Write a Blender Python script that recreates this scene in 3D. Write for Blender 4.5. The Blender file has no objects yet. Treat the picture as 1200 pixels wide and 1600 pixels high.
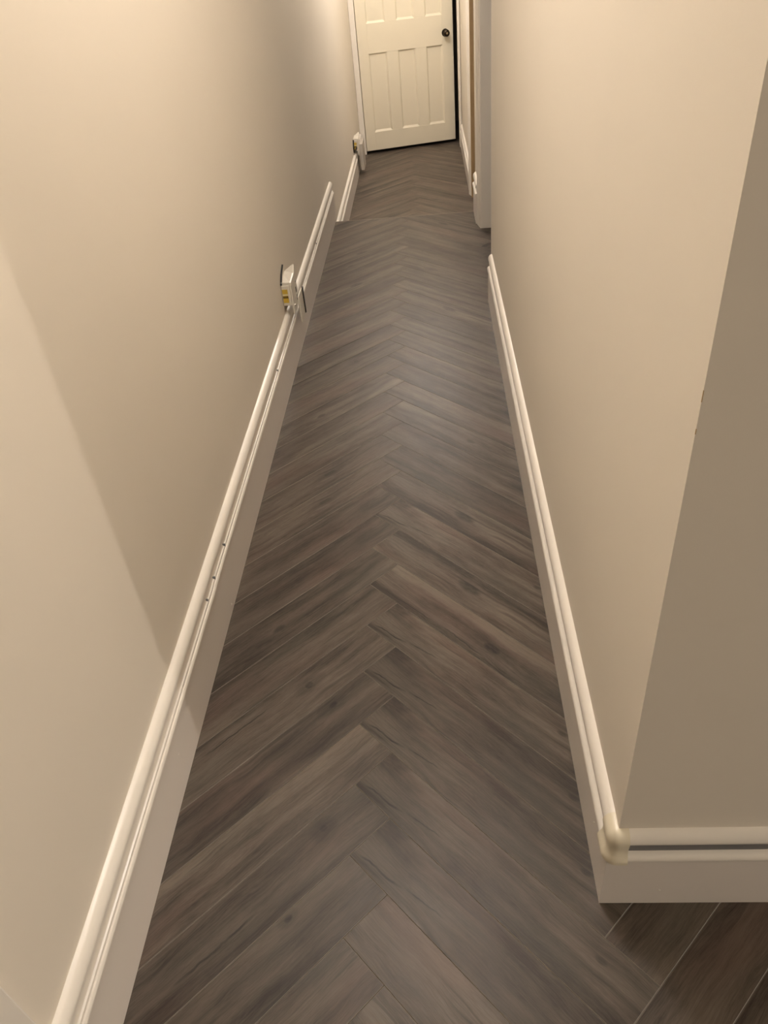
import bpy, bmesh, math, random
from mathutils import Vector, Matrix

random.seed(7)
scene = bpy.context.scene
COL = scene.collection
PI = math.pi

# ------------------------------------------------------------------ camera
cam = bpy.data.cameras.new('camera')
cam_o = bpy.data.objects.new('camera', cam)
COL.objects.link(cam_o)
fw = Vector((-0.078456, 0.788167, -0.61044))
rt = Vector((0.995871, 0.033918, -0.0842))
up = Vector((0.045659, 0.614526, 0.787574))
M = Matrix((rt, up, -fw)).transposed().to_4x4()
M.translation = (0, 0, 1.5)
cam_o.matrix_world = M
cam.sensor_fit = 'AUTO'
cam.sensor_width = 36.0
cam.lens = 36.0 * 1197.4 / 1600.0
cam.clip_start = 0.02
scene.camera = cam_o

# ------------------------------------------------------------------ world, lamps, exposure
world = bpy.data.worlds.new('world')
scene.world = world
world.use_nodes = True
world.node_tree.nodes['Background'].inputs[0].default_value = (1.0, 0.86, 0.7, 1)
world.node_tree.nodes['Background'].inputs[1].default_value = 0.0


def lamp(name, loc, power, color, radius):
    l = bpy.data.lights.new(name, 'POINT')
    l.energy = power
    l.color = color
    l.shadow_soft_size = radius
    o = bpy.data.objects.new(name, l)
    o.location = loc
    COL.objects.link(o)
    return o


lamp('hall_light', (-0.20, 1.85, 2.74), 46, (1.0, 0.935, 0.88), 0.09)
lamp('room_light', (5.80, -1.62, 2.10), 250, (1.0, 0.90, 0.79), 0.06)
lamp('lower_hall_light', (-0.12, 6.30, 2.25), 58, (1.0, 0.94, 0.90), 0.09)
scene.cycles.diffuse_bounces = 6

scene.view_settings.view_transform = 'Standard'
scene.view_settings.look = 'None'
scene.view_settings.gamma = 1.0
scene.view_settings.use_curve_mapping = False
scene.view_settings.exposure = 0.15

# ------------------------------------------------------------------ layout numbers (metres)
XL = -0.624        # left wall face
XR = 0.275         # right wall face, near length
YC = 0.719         # outside corner of the right wall
YE = 3.60          # end of the near right wall (doorway begins)
YJ = 4.64          # far jamb of that doorway
XM = 0.287         # right wall face between doorway and step
YS = 4.972         # edge of the step
ZL = -0.25         # lower hall floor
XLOW = 0.326       # right wall face of lower hall
YD = 7.80          # end wall with the panelled door
ZC = 2.95          # ceiling
SK = 0.231         # skirting height


# ------------------------------------------------------------------ helpers
def new_obj(name, bm, mat=None, parent=None, smooth=False, mats=None):
    me = bpy.data.meshes.new(name)
    bmesh.ops.recalc_face_normals(bm, faces=bm.faces[:])
    bm.to_mesh(me)
    bm.free()
    if mats:
        for m in mats:
            me.materials.append(m)
    elif mat:
        me.materials.append(mat)
    if smooth:
        for p in me.polygons:
            p.use_smooth = True
    o = bpy.data.objects.new(name, me)
    COL.objects.link(o)
    if parent:
        o.parent = parent
    return o


def empty(name, loc=(0, 0, 0), rz=0.0):
    o = bpy.data.objects.new(name, None)
    o.empty_display_size = 0.05
    o.location = loc
    o.rotation_euler = (0, 0, rz)
    COL.objects.link(o)
    return o


def tag(o, label=None, cat=None, kind=None, group=None):
    if label:
        o['label'] = label
    if cat:
        o['category'] = cat
    if kind:
        o['kind'] = kind
    if group:
        o['group'] = group
    return o


def bm_box(x0, x1, y0, y1, z0, z1, bevel=0.0, bm=None, seg=2):
    own = bm is None
    b = bmesh.new()
    vs = [b.verts.new((x, y, z)) for x in (x0, x1) for y in (y0, y1) for z in (z0, z1)]
    for f in ((0, 1, 3, 2), (4, 6, 7, 5), (0, 4, 5, 1), (2, 3, 7, 6), (0, 2, 6, 4), (1, 5, 7, 3)):
        b.faces.new([vs[i] for i in f])
    bmesh.ops.recalc_face_normals(b, faces=b.faces[:])
    if bevel:
        bmesh.ops.bevel(b, geom=b.edges[:], offset=bevel, segments=seg, profile=0.5, affect='EDGES')
    if own:
        return b
    tmp = bpy.data.meshes.new('tmp')
    b.to_mesh(tmp)
    b.free()
    bm.from_mesh(tmp)
    bpy.data.meshes.remove(tmp)
    return bm


def bm_prism(poly, z0, z1):
    b = bmesh.new()
    lo = [b.verts.new((x, y, z0)) for x, y in poly]
    hi = [b.verts.new((x, y, z1)) for x, y in poly]
    n = len(poly)
    b.faces.new(lo[::-1])
    b.faces.new(hi)
    for i in range(n):
        b.faces.new((lo[i], lo[(i + 1) % n], hi[(i + 1) % n], hi[i]))
    return b


def bm_loft(rings, closed=True):
    """rings of equal length point lists; sides between rings, end caps."""
    b = bmesh.new()
    R = [[b.verts.new(p) for p in r] for r in rings]
    n = len(R[0])
    for a, c in zip(R[:-1], R[1:]):
        for i in range(n if closed else n - 1):
            j = (i + 1) % n
            b.faces.new((a[i], a[j], c[j], c[i]))
    b.faces.new(R[0][::-1])
    b.faces.new(R[-1])
    return b


def bm_lathe(profile, axis='y', n=24):
    """profile of (radius, along) revolved about an axis through the origin."""
    b = bmesh.new()
    rings = []
    for r, a in profile:
        ring = []
        for i in range(n):
            t = 2 * PI * i / n
            if axis == 'y':
                ring.append(b.verts.new((r * math.cos(t), a, r * math.sin(t))))
            elif axis == 'x':
                ring.append(b.verts.new((a, r * math.cos(t), r * math.sin(t))))
            else:
                ring.append(b.verts.new((r * math.cos(t), r * math.sin(t), a)))
        rings.append(ring)
    for p, q in zip(rings[:-1], rings[1:]):
        for i in range(n):
            j = (i + 1) % n
            b.faces.new((p[i], p[j], q[j], q[i]))
    b.faces.new(rings[0][::-1])
    b.faces.new(rings[-1])
    return b


def bm_tube(pts, r, n=8):
    b = bmesh.new()
    rings = []
    pts = [Vector(p) for p in pts]
    for i, p in enumerate(pts):
        t = (pts[min(i + 1, len(pts) - 1)] - pts[max(i - 1, 0)]).normalized()
        a = t.orthogonal().normalized() if i == 0 else (rings_a - t * rings_a.dot(t)).normalized()
        rings_a = a
        c = t.cross(a)
        rings.append([b.verts.new(p + r * (math.cos(2 * PI * k / n) * a + math.sin(2 * PI * k / n) * c)) for k in range(n)])
    for p, q in zip(rings[:-1], rings[1:]):
        for i in range(n):
            j = (i + 1) % n
            b.faces.new((p[i], p[j], q[j], q[i]))
    b.faces.new(rings[0][::-1])
    b.faces.new(rings[-1])
    return b


# ------------------------------------------------------------------ materials
class NT:
    def __init__(self, name):
        self.mat = bpy.data.materials.new(name)
        self.mat.use_nodes = True
        self.t = self.mat.node_tree
        self.b = self.t.nodes['Principled BSDF']

    def n(self, typ, **kw):
        node = self.t.nodes.new(typ)
        for k, v in kw.items():
            setattr(node, k, v)
        return node

    def link(self, a, b):
        self.t.links.new(a, b)

    def set(self, sock, v):
        if isinstance(v, (int, float, tuple)):
            sock.default_value = v
        else:
            self.link(v, sock)

    def math(self, op, a, b=0.0, c=0.0, clamp=False):
        m = self.n('ShaderNodeMath', operation=op, use_clamp=clamp)
        for i, v in enumerate((a, b, c)):
            self.set(m.inputs[i], v)
        return m.outputs[0]

    def comb(self, x, y, z=0.0):
        m = self.n('ShaderNodeCombineXYZ')
        for i, v in enumerate((x, y, z)):
            self.set(m.inputs[i], v)
        return m.outputs[0]

    def noise(self, vec, scale=1.0, detail=4.0, rough=0.55, dist=0.0):
        m = self.n('ShaderNodeTexNoise')
        if vec is not None:
            self.link(vec, m.inputs['Vector'])
        m.inputs['Scale'].default_value = scale
        m.inputs['Detail'].default_value = detail
        m.inputs['Roughness'].default_value = rough
        m.inputs['Distortion'].default_value = dist
        return m.outputs['Fac']

    def maprange(self, v, a, b, c=0.0, d=1.0, smooth=True):
        m = self.n('ShaderNodeMapRange')
        m.interpolation_type = 'SMOOTHSTEP' if smooth else 'LINEAR'
        m.clamp = True
        self.set(m.inputs['Value'], v)
        for k, x in zip(('From Min', 'From Max', 'To Min', 'To Max'), (a, b, c, d)):
            m.inputs[k].default_value = x
        return m.outputs['Result']

    def mix(self, fac, a, b, blend='MIX'):
        m = self.n('ShaderNodeMix', data_type='RGBA', blend_type=blend)
        self.set(m.inputs[0], fac)
        self.set(m.inputs[6], a)
        self.set(m.inputs[7], b)
        return m.outputs[2]

    def bump(self, h, strength, dist=0.001):
        m = self.n('ShaderNodeBump')
        m.inputs['Strength'].default_value = strength
        m.inputs['Distance'].default_value = dist
        self.link(h, m.inputs['Height'])
        self.link(m.outputs[0], self.b.inputs['Normal'])


def C(r, g, b):
    return (r, g, b, 1.0)


def paint(name, col, rough=0.5, var=0.04, scale=3.0, bump=0.0, bscale=300, spec=0.5, fleck=0.0):
    N = NT(name)
    geo = N.n('ShaderNodeNewGeometry').outputs['Position']
    f = N.noise(geo, scale, 4)
    lo = tuple(c * (1 - var) for c in col) + (1,)
    hi = tuple(min(1, c * (1 + var)) for c in col) + (1,)
    c = N.mix(f, lo, hi)
    if fleck:
        vor = N.n('ShaderNodeTexVoronoi')
        N.link(geo, vor.inputs['Vector'])
        vor.inputs['Scale'].default_value = 9.0
        d = N.maprange(vor.outputs['Distance'], 0.012, 0.02, 1.0, 0.0)
        c = N.mix(d, c, C(0.9, 0.88, 0.84))
    N.set(N.b.inputs['Base Color'], c)
    N.b.inputs['Roughness'].default_value = rough
    N.b.inputs['Specular IOR Level'].default_value = spec
    if bump:
        N.bump(N.noise(geo, bscale, 3), bump)
    return N.mat


def plain(name, col, rough=0.5, metal=0.0):
    N = NT(name)
    geo = N.n('ShaderNodeNewGeometry').outputs['Position']
    f = N.noise(geo, 60, 3)
    N.set(N.b.inputs['Base Color'], N.mix(f, tuple(c * 0.93 for c in col) + (1,), tuple(min(1, c * 1.05) for c in col) + (1,)))
    N.b.inputs['Roughness'].default_value = rough
    N.b.inputs['Metallic'].default_value = metal
    return N.mat


MAT = {
    'wall': paint('wall_paint_beige', (0.74, 0.685, 0.60), 0.62, 0.025, 2.2, 0.10, 420, 0.35),
    'ceiling': paint('ceiling_paint', (0.82, 0.80, 0.76), 0.8, 0.02),
    'gloss': paint('skirting_white_gloss', (0.74, 0.69, 0.64), 0.28, 0.03, 5.0, 0.03, 200, 0.5),
    'mould': paint('moulding_white_plastic', (0.80, 0.76, 0.70), 0.30, 0.015, 8.0),
    'cap': paint('cap_cream_plastic', (0.76, 0.70, 0.56), 0.28, 0.015, 8.0),
    'groove': plain('groove_grey', (0.16, 0.155, 0.16), 0.5),
    'door': paint('door_cream_paint', (0.78, 0.72, 0.58), 0.42, 0.03, 4.0, 0.05, 90),
    'casing': paint('casing_white_paint', (0.82, 0.77, 0.70), 0.42, 0.04, 5.0, 0.04, 120),
    'raw': paint('raw_timber_lining', (0.46, 0.32, 0.17), 0.6, 0.25, 9.0, 0.05, 90),
    'iron': plain('dark_bronze', (0.045, 0.035, 0.025), 0.3, 0.9),
    'brass': plain('worn_brass', (0.45, 0.36, 0.22), 0.35, 0.9),
    'plastic': plain('white_plastic', (0.72, 0.68, 0.60), 0.35),
    'black': plain('black_plastic', (0.012, 0.011, 0.010), 0.45),
    'screw': plain('screw_steel', (0.75, 0.73, 0.68), 0.25, 0.8),
    'slab': plain('subfloor', (0.06, 0.052, 0.045), 0.8),
    'darkened_room': plain('darkened_room_plaster', (0.30, 0.28, 0.25), 0.8),  # plaster colour darkened so unseen rooms stay dark and bounce little light
}


def label_mat():
    N = NT('yellow_warning_label')
    tc = N.n('ShaderNodeTexCoord').outputs['Generated']
    sep = N.n('ShaderNodeSeparateXYZ')
    N.link(tc, sep.inputs[0])
    z = sep.outputs['Z']
    band = N.maprange(N.math('ABSOLUTE', N.math('SUBTRACT', z, 0.42)), 0.07, 0.10, 1.0, 0.0)
    lite = N.maprange(N.math('ABSOLUTE', N.math('SUBTRACT', z, 0.60)), 0.05, 0.08, 1.0, 0.0)
    c = N.mix(band, C(0.62, 0.42, 0.05), C(0.16, 0.10, 0.01))
    c = N.mix(lite, c, C(0.75, 0.68, 0.40))
    N.set(N.b.inputs['Base Color'], c)
    N.b.inputs['Roughness'].default_value = 0.4
    return N.mat


MAT['label'] = label_mat()

# prints of the laminate: every plank's UV is (metres along the plank + 2 * print, metres across)
# knots: (print, along, across, half length, half width, strength)
KNOTS = [
    (1, 0.010, 0.105, 0.060, 0.038, 0.75),   # dark corner at the tip
    (1, 0.070, 0.090, 0.055, 0.018, 0.35),
    (1, 0.585, 0.078, 0.012, 0.006, 0.6),
    (2, 0.416, 0.050, 0.030, 0.015, 1.0),
    (2, 0.408, 0.050, 0.075, 0.034, 0.45),
    (2, 0.190, 0.060, 0.050, 0.024, 0.30),
    (3, 0.332, 0.066, 0.040, 0.014, 0.8),
    (4, 0.121, 0.024, 0.014, 0.011, 1.0),
    (4, 0.121, 0.026, 0.045, 0.022, 0.45),
    (5, 0.239, 0.047, 0.014, 0.010, 0.9),
    (5, 0.235, 0.045, 0.045, 0.022, 0.4),
    (6, 0.115, 0.032, 0.010, 0.009, 1.0),
    (6, 0.115, 0.034, 0.034, 0.026, 0.5),
    (7, 0.167, 0.010, 0.010, 0.008, 0.9),
    (7, 0.167, 0.012, 0.024, 0.014, 0.4),
    (8, 0.286, 0.045, 0.030, 0.010, 0.8),
    (8, 0.286, 0.045, 0.070, 0.020, 0.4),
    (9, 0.400, 0.060, 0.020, 0.009, 0.7),
    (9, 0.140, 0.035, 0.050, 0.020, 0.3),
]
# cracks: (print, along start, across start, along end, across end, half width, strength)
CRACKS = [
    (1, 0.005, 0.014, 0.135, 0.028, 0.0026, 1.0),
    (1, 0.130, 0.034, 0.230, 0.043, 0.0016, 1.0),
    (2, 0.020, 0.010, 0.260, 0.020, 0.0014, 1.0),
    (2, 0.250, 0.022, 0.440, 0.012, 0.0016, 0.9),
    (3, 0.110, 0.030, 0.330, 0.045, 0.0012, 0.7),
    (6, 0.300, 0.074, 0.520, 0.072, 0.0030, 0.8),
    (5, 0.330, 0.030, 0.560, 0.034, 0.0018, 0.9),
    (8, 0.060, 0.034, 0.190, 0.044, 0.0014, 1.0),
    (9, 0.220, 0.085, 0.380, 0.080, 0.0016, 0.7),
]


W_PLANK = 0.1135


def wood_mat(pid):
    N = NT('grey_oak_laminate')
    knots = [k for k in KNOTS if k[0] == pid]
    cracks = [k for k in CRACKS if k[0] == pid]
    uv = N.n('ShaderNodeUVMap').outputs[0]
    sep = N.n('ShaderNodeSeparateXYZ')
    N.link(uv, sep.inputs[0])
    u, v = sep.outputs[0], sep.outputs[1]
    warp = N.noise(N.comb(N.math('MULTIPLY', u, 5.0), N.math('MULTIPLY', v, 16.0)), 1.0, 2)
    wv = N.math('ADD', v, N.math('MULTIPLY', N.math('SUBTRACT', warp, 0.5), 0.030))
    bands = N.noise(N.comb(N.math('MULTIPLY', u, 1.6), N.math('MULTIPLY', wv, 26.0)), 1.0, 2, 0.5)
    blotch = N.noise(N.comb(N.math('MULTIPLY', u, 7.0), N.math('MULTIPLY', v, 22.0), 3.3), 1.0, 2, 0.5)
    grain = N.noise(N.comb(N.math('MULTIPLY', u, 9.0), N.math('MULTIPLY', wv, 330.0)), 1.0, 3, 0.65)
    pores = N.noise(N.comb(N.math('MULTIPLY', u, 60.0), N.math('MULTIPLY', wv, 900.0)), 1.0, 1, 0.6)
    mid = N.noise(N.comb(N.math('MULTIPLY', u, 16.0), N.math('MULTIPLY', wv, 110.0), 5.1), 1.0, 3, 0.6)
    fac = N.math('ADD', N.math('MULTIPLY', bands, 0.95), N.math('MULTIPLY', blotch, 0.40))
    fac = N.math('ADD', fac, N.math('MULTIPLY', grain, 0.52))
    fac = N.math('ADD', fac, N.math('MULTIPLY', mid, 0.34))
    fac = N.math('ADD', fac, N.math('MULTIPLY', pores, 0.30))
    oi = N.n('ShaderNodeObjectInfo').outputs['Random']
    tilt = N.math('SUBTRACT', N.math('FRACT', N.math('MULTIPLY', oi, 7.31)), 0.35)
    fac = N.math('ADD', fac, N.math('MULTIPLY', N.math('SUBTRACT', v, W_PLANK / 2), N.math('MULTIPLY', tilt, 5.0)))
    t = N.maprange(fac, 0.99, 1.55, 0.0, 1.0, False)
    col = N.mix(t, C(0.050, 0.037, 0.029), C(0.225, 0.183, 0.146))
    # greenish-grey and pinkish casts in the print
    cast = N.noise(N.comb(N.math('MULTIPLY', u, 3.0), N.math('MULTIPLY', v, 9.0), 7.7), 1.0, 1)
    col = N.mix(N.maprange(cast, 0.52, 0.75, 0.0, 0.50), col, N.mix(t, C(0.095, 0.056, 0.044), C(0.225, 0.150, 0.118)))
    col = N.mix(N.maprange(cast, 0.46, 0.28, 0.0, 0.45), col, N.mix(t, C(0.060, 0.055, 0.044), C(0.165, 0.150, 0.120)))
    # dark long streaks
    st = N.noise(N.comb(N.math('MULTIPLY', u, 2.2), N.math('MULTIPLY', wv, 75.0), 1.7), 1.0, 1)
    col = N.mix(N.maprange(st, 0.64, 0.74, 0.0, 0.50), col, C(0.046, 0.036, 0.029))
    # knots and cracks of the print
    wu = N.math('ADD', u, N.math('MULTIPLY', N.math('SUBTRACT', blotch, 0.5), 0.030))
    wk = N.math('ADD', v, N.math('MULTIPLY', N.math('SUBTRACT', warp, 0.5), 0.016))
    dark = None
    for p, a, c, ra, rc, s in knots:
        du = N.math('MULTIPLY', N.math('SUBTRACT', wu, 2.0 * p + a), 1.0 / ra)
        dv = N.math('MULTIPLY', N.math('SUBTRACT', wk, c), 1.0 / rc)
        d2 = N.math('MULTIPLY_ADD', du, du, N.math('MULTIPLY', dv, dv))
        k = N.maprange(d2, 0.15, 1.6, s, 0.0)
        dark = k if dark is None else N.math('MAXIMUM', dark, k)
    wob = N.math('MULTIPLY', N.math('SUBTRACT', N.noise(N.comb(N.math('MULTIPLY', u, 28.0), 0.3), 1.0, 2), 0.5), 0.012)
    for p, a0, c0, a1, c1, hw, s in cracks:
        sl = (c1 - c0) / (a1 - a0)
        line = N.math('MULTIPLY_ADD', N.math('SUBTRACT', u, 2.0 * p + a0), sl, c0)
        dv = N.math('ABSOLUTE', N.math('SUBTRACT', N.math('SUBTRACT', v, line), wob))
        mid = 2.0 * p + (a0 + a1) / 2
        win = N.maprange(N.math('ABSOLUTE', N.math('SUBTRACT', u, mid)), (a1 - a0) * 0.25, (a1 - a0) * 0.5, s, 0.0)
        k = N.math('MULTIPLY', N.maprange(dv, hw * 0.3, hw * 1.3, 1.0, 0.0), win)
        dark = k if dark is None else N.math('MAXIMUM', dark, k)
    if dark is not None:
        ringn = N.maprange(N.noise(N.comb(N.math('MULTIPLY', wu, 40.0), N.math('MULTIPLY', wk, 160.0)), 1.0, 3), 0.35, 0.65, 0.65, 1.0)
        dark = N.math('MULTIPLY', dark, ringn)
        col = N.mix(dark, col, C(0.026, 0.021, 0.017))
    # each board a little lighter or darker than the next
    rnd = N.n('ShaderNodeObjectInfo').outputs['Random']
    val = N.maprange(rnd, 0.0, 1.0, 0.50, 0.75, False)
    hsv = N.n('ShaderNodeHueSaturation')
    N.link(col, hsv.inputs['Color'])
    N.link(val, hsv.inputs['Value'])
    N.link(hsv.outputs[0], N.b.inputs['Base Color'])
    N.set(N.b.inputs['Roughness'], N.maprange(grain, 0.3, 0.7, 0.36, 0.46, False))
    N.b.inputs['Specular IOR Level'].default_value = 0.30
    N.bump(grain if dark is None else N.math('SUBTRACT', grain, N.math('MULTIPLY', dark, 0.4)), 0.30, 0.0006)
    return N.mat


WOOD = {p: wood_mat(p) for p in range(10)}
MAT['vgroove'] = plain('plank_bevel', (0.21, 0.18, 0.15), 0.5)

# ------------------------------------------------------------------ walls and ceiling
S = 'structure'
tag(new_obj('wall_left', bm_box(XL - 0.12, XL, -2.5, YD, ZL - 0.03, ZC), MAT['wall']),
    'long beige painted wall on the left of the corridor', 'wall', S)
TH = 0.12
wr = bm_prism([(XR, YC), (XR + TH, YC + TH), (XR + TH, YE), (XR, YE)], 0.0, ZC)
tag(new_obj('wall_right', wr, MAT['wall']), 'beige painted corridor wall on the right, ending in the outside corner', 'wall', S)
wf = bm_prism([(XR, YC), (6.4, YC), (6.4, YC + TH), (XR + TH, YC + TH)], 0.0, ZC)
tag(new_obj('wall_front', wf, MAT['wall']), 'shaded olive beige wall turning off right at the near corner', 'wall', S)

tag(new_obj('wall_right', bm_box(XR, XR + TH, YE, YJ, 2.02, ZC), MAT['wall']), 'beige wall over the open doorway on the right', 'wall', S)
tag(new_obj('wall_right', bm_box(XM, XM + TH, YJ + 0.02, YS + 0.10, ZL - 0.03, ZC), MAT['wall']),
    'short beige wall between open doorway and the step', 'wall', S)
tag(new_obj('wall_right', bm_box(XLOW, XLOW + 0.10, YS + 0.10, 6.18, 1.80, ZC), MAT['wall']), 'beige wall over the second doorway beyond the step', 'wall', S)
tag(new_obj('wall_right', bm_box(XLOW, XLOW + 0.10, 6.18, YD, ZL - 0.03, ZC), MAT['wall']),
    'narrow beige wall right of the panelled door', 'wall', S)
# end wall around the panelled door
DX0, DX1 = -0.571, 0.300
DH = ZL + 2.02
tag(new_obj('wall_end', bm_box(XL, DX0 - 0.012, YD, YD + 0.12, ZL - 0.03, ZC), MAT['wall']), 'sliver of end wall left of the panelled door', 'wall', S)
tag(new_obj('wall_end', bm_box(DX1 + 0.020, XLOW + 0.10, YD, YD + 0.12, ZL - 0.03, ZC), MAT['wall']), 'sliver of end wall right of the panelled door', 'wall', S)
tag(new_obj('wall_end', bm_box(DX0 - 0.012, DX1 + 0.020, YD, YD + 0.12, DH + 0.03, ZC), MAT['wall']), 'end wall above the panelled door', 'wall', S)
# rooms that lie behind the openings (plain, unlit)
tag(new_obj('wall_side_room', bm_box(1.5, 1.6, YC + TH, YD + 1.2, ZL - 0.03, ZC), MAT['wall']), 'unlit wall of the room beyond the right doorways', 'wall', S)
tag(new_obj('wall_dark_room', bm_box(XL - 0.12, 1.6, YD + 1.2, YD + 1.3, ZL - 0.03, ZC), MAT['darkened_room']), 'unlit far wall of the dark room behind the door', 'wall', S)
tag(new_obj('wall_dark_room', bm_box(XL - 0.12, XL - 0.02, YD + 0.12, YD + 1.2, ZL - 0.03, ZC), MAT['darkened_room']), 'unlit side wall of the dark room behind the door', 'wall', S)
tag(new_obj('wall_side_room', bm_box(XLOW + 0.10, 1.5, YS + 0.10, YS + 0.20, ZL - 0.03, ZC), MAT['darkened_room']), 'unlit cross wall between the two side rooms', 'wall', S)
tag(new_obj('wall_side_room', bm_box(XLOW + 0.10, 1.5, YD, YD + 0.12, ZL - 0.03, ZC), MAT['darkened_room']), 'unlit end wall of the lower side room', 'wall', S)
# the room the camera stands in; unseen walls darkened to cut bounce light
tag(new_obj('wall_room', bm_box(6.4, 6.5, -2.5, YC + TH, 0.0, ZC), MAT['darkened_room']), 'far right wall of the room behind the viewer', 'wall', S)
tag(new_obj('wall_behind', bm_box(XL - 0.12, 6.5, -2.6, -2.5, -0.03, ZC), MAT['darkened_room']), 'wall behind the viewer', 'wall', S)
tag(new_obj('ceiling', bm_box(XL - 0.12, 6.5, -2.6, YD + 1.3, ZC, ZC + 0.1), MAT['ceiling']), 'plain off-white ceiling over corridor', 'ceiling', S)

# ------------------------------------------------------------------ herringbone floors
PITCH = 0.1605
W = PITCH / math.sqrt(2)
NL = 6
GAP = 0.00025


def clip(poly, a, b, c):
    """keep a*x + b*y <= c"""
    out = []
    for i, p in enumerate(poly):
        q = poly[(i + 1) % len(poly)]
        dp, dq = a * p[0] + b * p[1] - c, a * q[0] + b * q[1] - c
        if dp <= 0:
            out.append(p)
        if (dp < 0 < dq) or (dq < 0 < dp):
            t = dp / (dp - dq)
            out.append((p[0] + (q[0] - p[0]) * t, p[1] + (q[1] - p[1]) * t))
    return out


def clip_rect(poly, r):
    x0, x1, y0, y1 = r
    for h in ((-1, 0, -x0), (1, 0, x1), (0, -1, -y0), (0, 1, y1)):
        poly = clip(poly, *h)
        if len(poly) < 3:
            return []
    return poly


def area(poly):
    return abs(sum(p[0] * q[1] - q[0] * p[1] for p, q in zip(poly, poly[1:] + poly[:1]))) / 2


def inset(poly, d):
    n = len(poly)
    res = []
    ar = sum(p[0] * q[1] - q[0] * p[1] for p, q in zip(poly, poly[1:] + poly[:1]))
    sg = 1 if ar > 0 else -1
    lines = []
    for i in range(n):
        p, q = poly[i], poly[(i + 1) % n]
        ex, ey = q[0] - p[0], q[1] - p[1]
        l = math.hypot(ex, ey)
        nx, ny = -ey / l * sg, ex / l * sg
        lines.append(((p[0] + nx * d, p[1] + ny * d), (ex / l, ey / l)))
    for i in range(n):
        (p, e), (q, f) = lines[i - 1], lines[i]
        den = e[0] * f[1] - e[1] * f[0]
        if abs(den) < 1e-6:
            res.append(q)
            continue
        t = ((q[0] - p[0]) * f[1] - (q[1] - p[1]) * f[0]) / den
        res.append((p[0] + e[0] * t, p[1] + e[1] * t))
    return res


def tidy(poly):
    out = []
    for p in poly:
        if not out or math.hypot(p[0] - out[-1][0], p[1] - out[-1][1]) > 0.004:
            out.append(p)
    if len(out) > 2 and math.hypot(out[0][0] - out[-1][0], out[0][1] - out[-1][1]) < 0.004:
        out.pop()
    return out


R_PRINT = {7: 2, 10: 3, 13: 9}
for k_ in (2, 3, 4, 5, 6, 9):
    R_PRINT[k_] = 1
L_PRINT = {5: 4, 6: 5, 3: 6, 2: 7, 12: 8, 11: 8}


def lay_floor(parent, ax, ay, th, z, keep, bounds, krange, ms, main):
    ct, st = math.cos(th), math.sin(th)

    def wpos(u, v):       # lattice units of plank widths -> world
        v = v - 1
        dx, dy = (u + v) / math.sqrt(2) * W, (v - u) / math.sqrt(2) * W
        return (ax + ct * dx + st * dy, ay - st * dx + ct * dy)

    for m in ms:
        for k in krange:
            for typ in 'RL':
                if typ == 'R':
                    u0, u1, v0, v1 = -k, -k + NL, k, k + 1
                else:
                    u0, u1, v0, v1 = -k, -k + 1, k - NL, k
                g = GAP / W
                full = [wpos(u + NL * m, v + NL * m) for u, v in
                        ((u0 + g, v0 + g), (u1 - g, v0 + g), (u1 - g, v1 - g), (u0 + g, v1 - g))]
                if not any(area(c) > 2e-4 for c in (clip_rect(full, r) for r in keep) if c):
                    continue
                poly = clip_rect(full, bounds)
                if not poly:
                    continue
                poly = tidy(poly)
                if len(poly) < 3 or area(poly) < 4e-4:
                    continue
                # local frame: along = away from the tip, across = 0 .. W
                if typ == 'R':
                    o = wpos(-k + NL * m, k + NL * m)
                    a = wpos(-k + 1 + NL * m, k + NL * m)
                    c_ = wpos(-k + NL * m, k + 1 + NL * m)
                else:
                    o = wpos(-k + NL * m, k + NL * m)
                    a = wpos(-k + NL * m, k - 1 + NL * m)
                    c_ = wpos(-k + 1 + NL * m, k + NL * m)
                ea = ((a[0] - o[0]) / W, (a[1] - o[1]) / W)
                ec = ((c_[0] - o[0]) / W, (c_[1] - o[1]) / W)
                pr = None
                if main and m == 0:
                    pr = (R_PRINT if typ == 'R' else L_PRINT).get(k)
                if pr is None:
                    pr = random.choice([0, 3, 5, 9, 10, 11, 12, 13, 14, 15, 16, 17, 18, 19])
                cx = sum(p[0] for p in poly) / len(poly)
                cy = sum(p[1] for p in poly) / len(poly)
                if min(p[0] for p in inset(poly, 0.0010)) is None:
                    continue
                top = inset(poly, 0.0010)
                bm = bmesh.new()
                uvl = bm.loops.layers.uv.new('UVMap')
                lo = [bm.verts.new((x - cx, y - cy, -0.008)) for x, y in poly]
                md = [bm.verts.new((x - cx, y - cy, -0.0009)) for x, y in poly]
                hi = [bm.verts.new((x - cx, y - cy, 0.0)) for x, y in top]
                n = len(poly)
                f = bm.faces.new(hi)
                for i in range(n):
                    j = (i + 1) % n
                    b1 = bm.faces.new((md[i], md[j], hi[j], hi[i]))
                    b1.material_index = 1
                    bm.faces.new((lo[i], lo[j], md[j], md[i]))
                bm.faces.new(lo[::-1])
                for f in bm.faces:
                    for lp in f.loops:
                        x, y = lp.vert.co.x + cx - o[0], lp.vert.co.y + cy - o[1]
                        lp[uvl].uv = (x * ea[0] + y * ea[1] + 2.0 * pr, x * ec[0] + y * ec[1])
                pl = new_obj('plank', bm, mats=[WOOD[pr if pr < 10 else 0], MAT['vgroove']], parent=parent)
                pl.location = (cx, cy, z)


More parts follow.
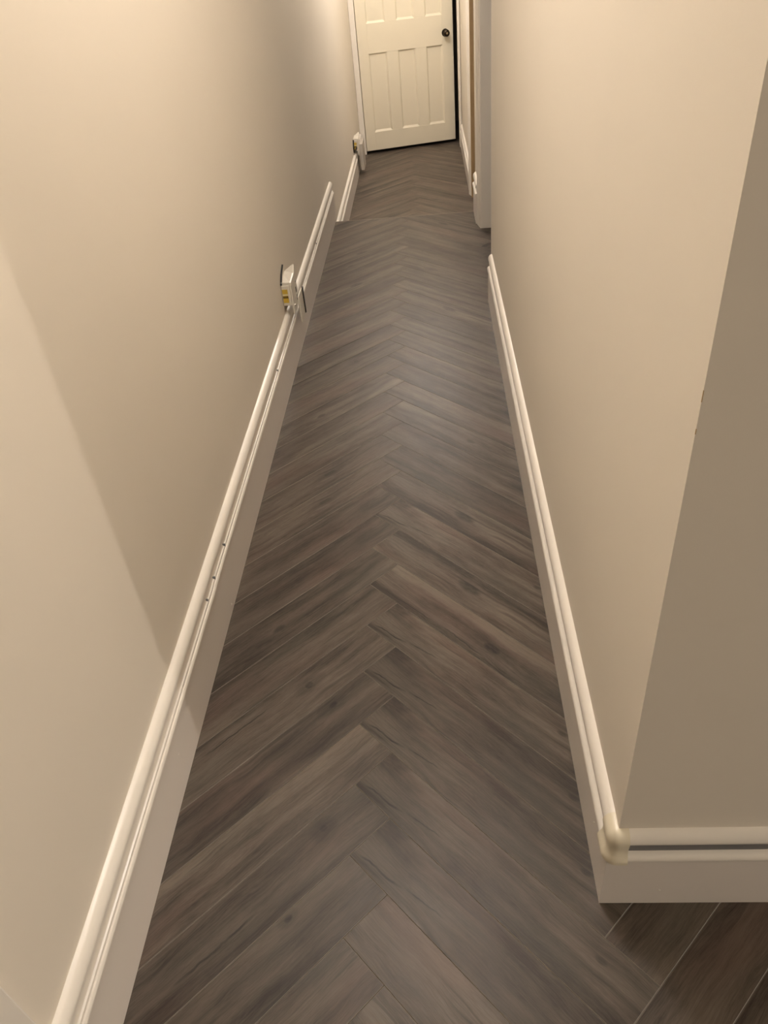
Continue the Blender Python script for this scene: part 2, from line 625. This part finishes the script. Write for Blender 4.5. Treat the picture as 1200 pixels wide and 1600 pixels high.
slab = bmesh.new()
bm_box(XL, XR + TH, YC, YS, -0.05, -0.0082, bm=slab)
bm_box(XL, 6.4, -2.5, YC + TH, -0.05, -0.0082, bm=slab)
bm_box(XR + TH, 1.5, YC + TH, YS + 0.10, -0.05, -0.0082, bm=slab)
floor = tag(new_obj('floor', slab, MAT['slab']), 'grey-brown herringbone laminate floor of the upper corridor', 'floor', S)
keep = [(XL, 2.4, -1.15, YC), (XL, XR, YC, YE), (XL, 0.80, YE, YJ), (XL, XM, YJ, YS)]
lay_floor(floor, -0.1455, 0.5590, 0.0035, 0.0, keep, (XL + 0.003, 2.4, -1.15, YS), range(-14, 34), (-1, 0, 1, 2, 3), True)

slab = bm_box(XL, 1.5, YS + 0.02, YD + 1.2, ZL - 0.05, ZL - 0.0082)
floor2 = tag(new_obj('floor', slab, MAT['slab']), 'grey-brown herringbone laminate floor one step down before the door', 'floor', S)
keep = [(XL, XLOW, YS + 0.02, YD + 0.25), (XL, 0.55, 5.1, 6.15)]
lay_floor(floor2, -0.080, 4.95, 0.003, ZL, keep, (XL + 0.003, 0.75, YS + 0.021, YD + 0.6), range(-6, 26), (-1, 0, 1), False)

# riser and nosing of the step
rs = empty('step', (0, 0, 0))
tag(rs, 'single step down in the corridor floor with a thin nosing', 'step', S)
new_obj('riser', bm_box(XL, XM, YS + 0.001, YS + 0.019, ZL, -0.010), MAT['casing'], rs)
new_obj('nosing', bm_box(XL + 0.02, XM - 0.02, YS + 0.0005, YS + 0.010, -0.010, 0.0006, 0.0004), plain('nosing_wood_tone', (0.17, 0.14, 0.115), 0.5), rs)

# ------------------------------------------------------------------ skirtings
BOARD = [(0, 0), (0.018, 0), (0.018, 0.157), (0, 0.157)]
MOULD_R = [(0.0, 0.157), (0.0215, 0.157), (0.0228, 0.1600), (0.0228, 0.1655), (0.0205, 0.1705), (0.0160, 0.1740), (0.0100, 0.1755),
           (0.0100, 0.2040), (0.0162, 0.2040), (0.0182, 0.2075), (0.0180, 0.2125), (0.0160, 0.2190), (0.0118, 0.2255), (0.0062, 0.2295), (0.0, 0.2310)]
MOULD_L = [(0.0, 0.157), (0.0215, 0.157), (0.0228, 0.1595), (0.0226, 0.1640), (0.0200, 0.1675), (0.0168, 0.1680), (0.0165, 0.1700),
           (0.0172, 0.1715), (0.0165, 0.1745), (0.0130, 0.1755), (0.0100, 0.1800), (0.0098, 0.1900), (0.0118, 0.1985), (0.0165, 0.2040),
           (0.0182, 0.2085), (0.0180, 0.2130), (0.0160, 0.2190), (0.0118, 0.2255), (0.0062, 0.2295), (0.0, 0.2310)]


def run_y(profile, xw, side, y0, y1, zo=0.0, zs=1.0, m0=0.0, grow=0.0):
    """profile swept along y on wall x = xw; side +1 projects to +x. m0: mitre at y0 end."""
    def ring(y, m):
        return [(xw + side * (d + (grow if d > 0 else 0)), y - m * d, zo + z * zs) for d, z in profile]
    return bm_loft([ring(y0, m0), ring(y1, 0)])


def run_x(profile, yw, x0, x1, m0=0.0):
    def ring(x, m):
        return [(x - m * d, yw - d, z) for d, z in profile]
    return bm_loft([ring(x0, m0), ring(x1, 0)])


def add_soft(o, ang=40):
    for p in o.data.polygons:
        p.use_smooth = True
    try:
        o.data.set_sharp_from_angle(angle=math.radians(ang))
    except Exception:
        pass
    return o


# left, upper
bl = empty('baseboard_left', (XL, 0.40, 0))
tag(bl, 'long white skirting with moulded top along the left wall, upper level', 'skirting', S)
P0 = -Vector(bl.location)


def part(name, bm, mat, parent, soft=True):
    o = new_obj(name, bm, mat, parent)
    o.matrix_parent_inverse = Matrix.Translation(-parent.location)
    return add_soft(o) if soft else o


YLE = 5.045
part('board', run_y(BOARD, XL, 1, 0.40, YLE), MAT['gloss'], bl)
part('moulding', run_y(MOULD_L, XL, 1, 0.40, 1.437, grow=0.0014), MAT['mould'], bl)
part('moulding', run_y(MOULD_L, XL, 1, 1.4376, YLE - 0.01), MAT['mould'], bl)
for yy in (1.595, 1.462, 1.378, 2.62, 4.05):
    part('gap', bm_box(XL + 0.0100, XL + 0.0178, yy - 0.003, yy + 0.003, 0.1700, 0.1790, 0.001), MAT['groove'], bl, False)
# left, lower
bl2 = empty('baseboard_left', (XL, 5.06, ZL))
tag(bl2, 'white moulded skirting along the left wall beyond the step', 'skirting', S)
ZSL = 0.84
part('board', run_y(BOARD, XL, 1, YLE + 0.002, YD - 0.045, ZL, ZSL), MAT['gloss'], bl2)
part('moulding', run_y(MOULD_L, XL, 1, YLE + 0.002, YD - 0.045, ZL, ZSL), MAT['mould'], bl2)
# right hall
br = empty('baseboard_right', (XR, YC, 0))
tag(br, 'white moulded skirting along the right corridor wall with grey groove', 'skirting', S)
YRE = 3.555
part('board', run_y(BOARD, XR, -1, YC, YRE, m0=1.0), MAT['gloss'], br)
part('moulding', run_y(MOULD_R, XR, -1, YC + 0.010, YRE), MAT['mould'], br)
GR = [(0.0095, 0.1765), (0.0106, 0.1765), (0.0106, 0.2030), (0.0095, 0.2030)]
part('groove_strip', run_y(GR, XR, -1, YC + 0.010, YRE - 0.002), MAT['groove'], br, False)
# front return
bf = empty('baseboard_front', (XR, YC, 0))
tag(bf, 'white moulded skirting under the shaded wall at the near right', 'skirting', S)
part('board', run_x(BOARD, YC, XR, 6.4, m0=1.0), MAT['gloss'], bf)
part('moulding', run_x(MOULD_R, YC, XR + 0.006, 6.4), MAT['mould'], bf)
part('groove_strip', run_x(GR, YC, XR + 0.006, 6.4), MAT['groove'], bf, False)
# short upper piece past the doorway, and lower right
bs = empty('baseboard_right', (XM, YJ + 0.09, 0))
tag(bs, 'short white skirting end between doorway casing and the step', 'skirting', S)
part('board', run_y(BOARD, XM, -1, YJ + 0.092, YS + 0.02), MAT['gloss'], bs)
part('moulding', run_y(MOULD_R, XM, -1, YJ + 0.092, YS + 0.02), MAT['mould'], bs)
b3 = empty('baseboard_right', (XLOW, 6.26, ZL))
tag(b3, 'white moulded skirting right of the panelled door, lower level', 'skirting', S)
part('board', run_y(BOARD, XLOW, -1, 6.262, YD, ZL, ZSL), MAT['gloss'], b3)
part('moulding', run_y(MOULD_R, XLOW, -1, 6.262, YD, ZL, ZSL), MAT['mould'], b3)

# cream corner cap
CAP = [(0.0005, 0.2322), (0.0065, 0.2318), (0.0135, 0.2280), (0.0190, 0.2200), (0.0208, 0.2110), (0.0195, 0.2010), (0.0180, 0.1900),
       (0.0190, 0.1800), (0.0225, 0.1730), (0.0258, 0.1660), (0.0265, 0.1600), (0.0258, 0.1545), (0.0200, 0.1530), (0.0185, 0.1540), (0.0005, 0.1560)]
rings = [[(XR - d, YC + 0.030, z) for d, z in CAP]]
for i in range(13):
    f = PI / 2 * i / 12
    rings.append([(XR - d * math.cos(f), YC - d * math.sin(f), z) for d, z in CAP])
rings.append([(XR + 0.016, YC - d, z) for d, z in CAP])
cap = new_obj('corner_cap', bm_loft(rings), MAT['cap'])
add_soft(cap, 50)
tag(cap, 'rounded cream plastic cap on the skirting at the outside corner', 'corner cap')

# ------------------------------------------------------------------ casings and door linings
def casing_y(name, xw, side, y0, y1, z0, z1, label, dlo=-0.004, dhi=0.022):
    """architrave lying on a wall plane x = xw, stepped profile across y (thin at y0 side)."""
    wd = y1 - y0
    prof = [(-0.004, y0), (0.003, y0 + 0.001), (0.006, y0 + wd * 0.10), (0.006, y0 + wd * 0.22), (0.011, y0 + wd * 0.30), (0.012, y0 + wd * 0.42),
            (0.016, y0 + wd * 0.52), (0.016, y0 + wd * 0.66), (0.021, y0 + wd * 0.74), (0.022, y1 - 0.004), (0.018, y1), (-0.004, y1)]
    prof = [(dlo + (d + 0.004) / 0.026 * (dhi - dlo), y) for d, y in prof]
    o = new_obj(name, bm_loft([[(xw + side * d, y, z) for d, y in prof] for z in (z0, z1)]), MAT['casing'])
    return tag(o, label, 'door casing', S)


# open doorway on the right, upper level
casing_y('trim_1', XM, -1, YJ + 0.004, YJ + 0.088, 0.0, 2.06, 'pale moulded casing on far side of the open right doorway', -0.010, 0.011)
tag(new_obj('trim_2', bm_box(XM + 0.008, XM + 0.20, YJ, YJ + 0.020, 0.0, 2.02, 0.002), MAT['casing']),
    'flat pale door lining facing the viewer in the right doorway', 'door lining', S)
tag(new_obj('trim_3', bm_box(XR - 0.0005, XR + TH, YE, YE + 0.014, 0.0, 2.02, 0.002), MAT['casing']),
    'pale edge strip on the end of the near right wall', 'edge strip', S)
# second doorway, lower level
casing_y('trim_4', XLOW, -1, 6.185, 6.258, ZL, 1.84, 'pale casing of the second doorway, next to the far door')
tag(new_obj('trim_5', bm_box(XLOW - 0.006, XLOW + 0.16, 6.155, 6.182, ZL, 1.80, 0.002), MAT['raw']),
    'bare brown timber lining of the second doorway beyond the step', 'door lining', S)
# frame of the end door
tag(new_obj('trim_6', bm_box(XL + 0.001, DX0 - 0.004, YD - 0.022, YD, ZL, DH + 0.03, 0.004), MAT['casing']),
    'narrow cream door casing on hinge side of the panelled door', 'door casing', S)
tag(new_obj('trim_7', bm_box(DX1 + 0.002, DX1 + 0.020, YD - 0.020, YD + 0.12, ZL, DH + 0.03, 0.003), MAT['casing']),
    'narrow cream door jamb on latch side of the panelled door', 'door jamb', S)
tag(new_obj('trim_8', bm_box(DX0, DX1, YD - 0.020, YD + 0.12, DH + 0.005, DH + 0.03, 0.003), MAT['casing']),
    'cream head of the door frame over the panelled door', 'door jamb', S)
# casing beside the viewer on the left wall
tag(new_obj('trim_9', bm_box(XL, XL + 0.020, 0.30, 0.392, 0.0, 2.05, 0.004), MAT['mould']),
    'pale door casing on left wall at the bottom corner', 'door casing', S)

# ------------------------------------------------------------------ the panelled door, ajar
DA = math.radians(14.3)
door = empty('door_1', (-0.570, 7.776 + 0.02, ZL + 0.026), DA)
tag(door, 'cream six-panel door standing ajar at the corridor end', 'door', S)
DWd, DHt, DT = 0.868, 1.985, 0.040
fx = [0, 0.105, 0.296, 0.413, 0.597, 0.712, 0.885, 1.0]
X = [f * DWd for f in fx]
zr = [0, 0.156, 0.788, 1.016, 1.850, DHt]


def dpart(name, x0, x1, y0, y1, z0, z1, mat, bev=0.0015):
    return new_obj(name, bm_box(x0, x1, y0, y1, z0, z1, bev, seg=1), mat, door)


for a, b in ((0, 1), (6, 7)):
    dpart('stile', X[a], X[b], 0, DT, 0, DHt, MAT['door'])
for a, b in ((0, 1), (2, 3), (4, 5)):
    dpart('rail', X[1], X[6], 0, DT, zr[a], zr[b], MAT['door'])
for z0, z1 in ((zr[1], zr[2]), (zr[3], zr[4])):
    for a, b in ((2, 3), (4, 5)):
        dpart('muntin', X[a], X[b], 0, DT, z0, z1, MAT['door'])
    for a, b in ((1, 2), (3, 4), (5, 6)):
        p = new_obj('panel', bm_box(X[a], X[b], 0.013, 0.027, z0, z1), MAT['door'], door)
        # moulded ledge round the panel
        x0, x1 = X[a], X[b]
        q = 0.012
        b_ = bmesh.new()
        o4 = [(x0, 0.002, z0), (x1, 0.002, z0), (x1, 0.002, z1), (x0, 0.002, z1)]
        i4 = [(x0 + q, 0.0129, z0 + q * 1.3), (x1 - q, 0.0129, z0 + q * 1.3), (x1 - q, 0.0129, z1 - q * 0.5), (x0 + q, 0.0129, z1 - q * 0.5)]
        k4 = [(x0, 0.0129, z0), (x1, 0.0129, z0), (x1, 0.0129, z1), (x0, 0.0129, z1)]
        V = [[b_.verts.new(c) for c in r] for r in (o4, i4, k4)]
        for i in range(4):
            j = (i + 1) % 4
            b_.faces.new((V[0][i], V[0][j], V[1][j], V[1][i]))
            b_.faces.new((V[0][i], V[2][i], V[2][j], V[0][j]))
            b_.faces.new((V[1][i], V[1][j], V[2][j], V[2][i]))
        new_obj('bead', b_, MAT['door'], p)
kn = add_soft(new_obj('knob', bm_lathe([(0.008, 0.0), (0.009, -0.022), (0.016, -0.030), (0.026, -0.038), (0.0285, -0.047), (0.027, -0.056), (0.020, -0.062), (0.010, -0.0645), (0.001, -0.065)], 'y', 28), MAT['iron'], door))
kn.location = (0.795, 0.0, 0.878)
kn['label'] = 'round dark bronze door knob'
new_obj('rosette', bm_lathe([(0.031, 0.0), (0.031, -0.003), (0.027, -0.006), (0.010, -0.007)], 'y', 28), MAT['iron'], kn)
new_obj('knob_centre', bm_lathe([(0.009, -0.0648), (0.008, -0.0668), (0.001, -0.0672)], 'y', 16), MAT['brass'], kn)


# ------------------------------------------------------------------ switch boxes straddling the left skirting
MAT['grey_plastic'] = plain('grey_plastic', (0.50, 0.46, 0.41), 0.4)


def switch_box(loc, label):
    b = empty('junction_box', loc)
    tag(b, label, 'junction box', group='small boxes on the left skirting')
    new_obj('body', bm_box(0.001, 0.036, 0.0, 0.120, 0.0, 0.086, 0.003), MAT['plastic'], b)
    r = [[(0.0, y, 0.0865), (0.043, y, 0.0865), (0.043, y, zt), (0.038, y, zt + 0.002), (0.0, y, 0.098)] for y, zt in ((0.004, 0.094), (0.110, 0.098), (0.140, 0.122))]
    new_obj('lid', bm_loft(r), MAT['plastic'], b)
    new_obj('yellow_label', bm_box(0.004, 0.026, -0.0014, -0.0001, 0.014, 0.070), MAT['label'], b)
    sp = new_obj('side_plate', bm_box(0.0362, 0.0430, 0.002, 0.136, -0.036, 0.086, 0.002), MAT['plastic'], b)
    for yy, zz in ((0.030, -0.010), (0.105, 0.064)):
        s = new_obj('screw', bm_lathe([(0.006, 0.0), (0.006, 0.002), (0.004, 0.003), (0.0005, 0.003)], 'x', 12), MAT['screw'], sp)
        s.location = (0.0431, yy, zz)
    for yy, zz in ((0.100, 0.030), (0.104, -0.004)):
        new_obj('slot', bm_box(0.0425, 0.0438, yy - 0.008, yy + 0.008, zz - 0.011, zz + 0.011), MAT['black'], sp)
    return b


b1 = switch_box((XL + 0.0005, 3.01, SK + 0.038), 'white plastic junction box with yellow label on the skirting before the step')
new_obj('fin', bm_tube([(0.004, 0.0, 0.090), (0.004, 0.04, 0.118), (0.005, 0.09, 0.140)], 0.004), MAT['black'], b1)
br_ = new_obj('bracket', bm_box(0.0435, 0.0490, 0.105, 0.215, -0.120, -0.006, 0.001), MAT['plastic'], b1)
new_obj('edge_strip', bm_box(0.0475, 0.0530, 0.208, 0.222, -0.122, -0.004, 0.001), MAT['black'], br_)
b2 = switch_box((XL + 0.0005, 7.02, ZL + SK * ZSL + 0.010), 'white plastic junction box with yellow label beside the panelled door')
new_obj('housing', bm_box(0.0435, 0.072, 0.030, 0.240, -0.160, 0.050, 0.003), MAT['grey_plastic'], b2)
new_obj('hook', bm_tube([(0.004, -0.05, 0.10), (0.004, -0.08, 0.05), (0.006, -0.07, 0.01), (0.014, -0.02, 0.015), (0.022, 0.004, 0.03)], 0.007), MAT['black'], b2)


# ------------------------------------------------------------------ wear: paint flecks on the boards, chips along the wall corner
def fleck(parent, loc, axis, r=0.0022):
    b = bm_lathe([(r, 0.0), (r * 0.8, r * 0.4), (r * 0.2, r * 0.6)], 'x', 8)
    o = new_obj('paint_fleck', b, MAT['mould'], parent)
    rz = {'x': 0.0, '-x': PI, '-y': -PI / 2}[axis]
    o.matrix_parent_inverse = Matrix.Translation(-parent.location)
    o.location = loc
    o.rotation_euler = (0, 0, rz)


fleck(bf, (0.362, YC - 0.018, 0.049), '-y')
fleck(br, (XR - 0.018, 0.800, 0.110), '-x')
fleck(bl, (XL + 0.018, 1.520, 0.020), 'x', 0.0035)
fleck(bl, (XL + 0.018, 0.985, 0.090), 'x')
wall_r = bpy.data.objects['wall_right']
for z0, l in ((1.070, 0.014), (1.030, 0.007)):
    new_obj('paint_chip', bm_box(XR - 0.0003, XR + 0.0006, YC - 0.0003, YC + 0.0006, z0, z0 + l), MAT['raw'], wall_r)
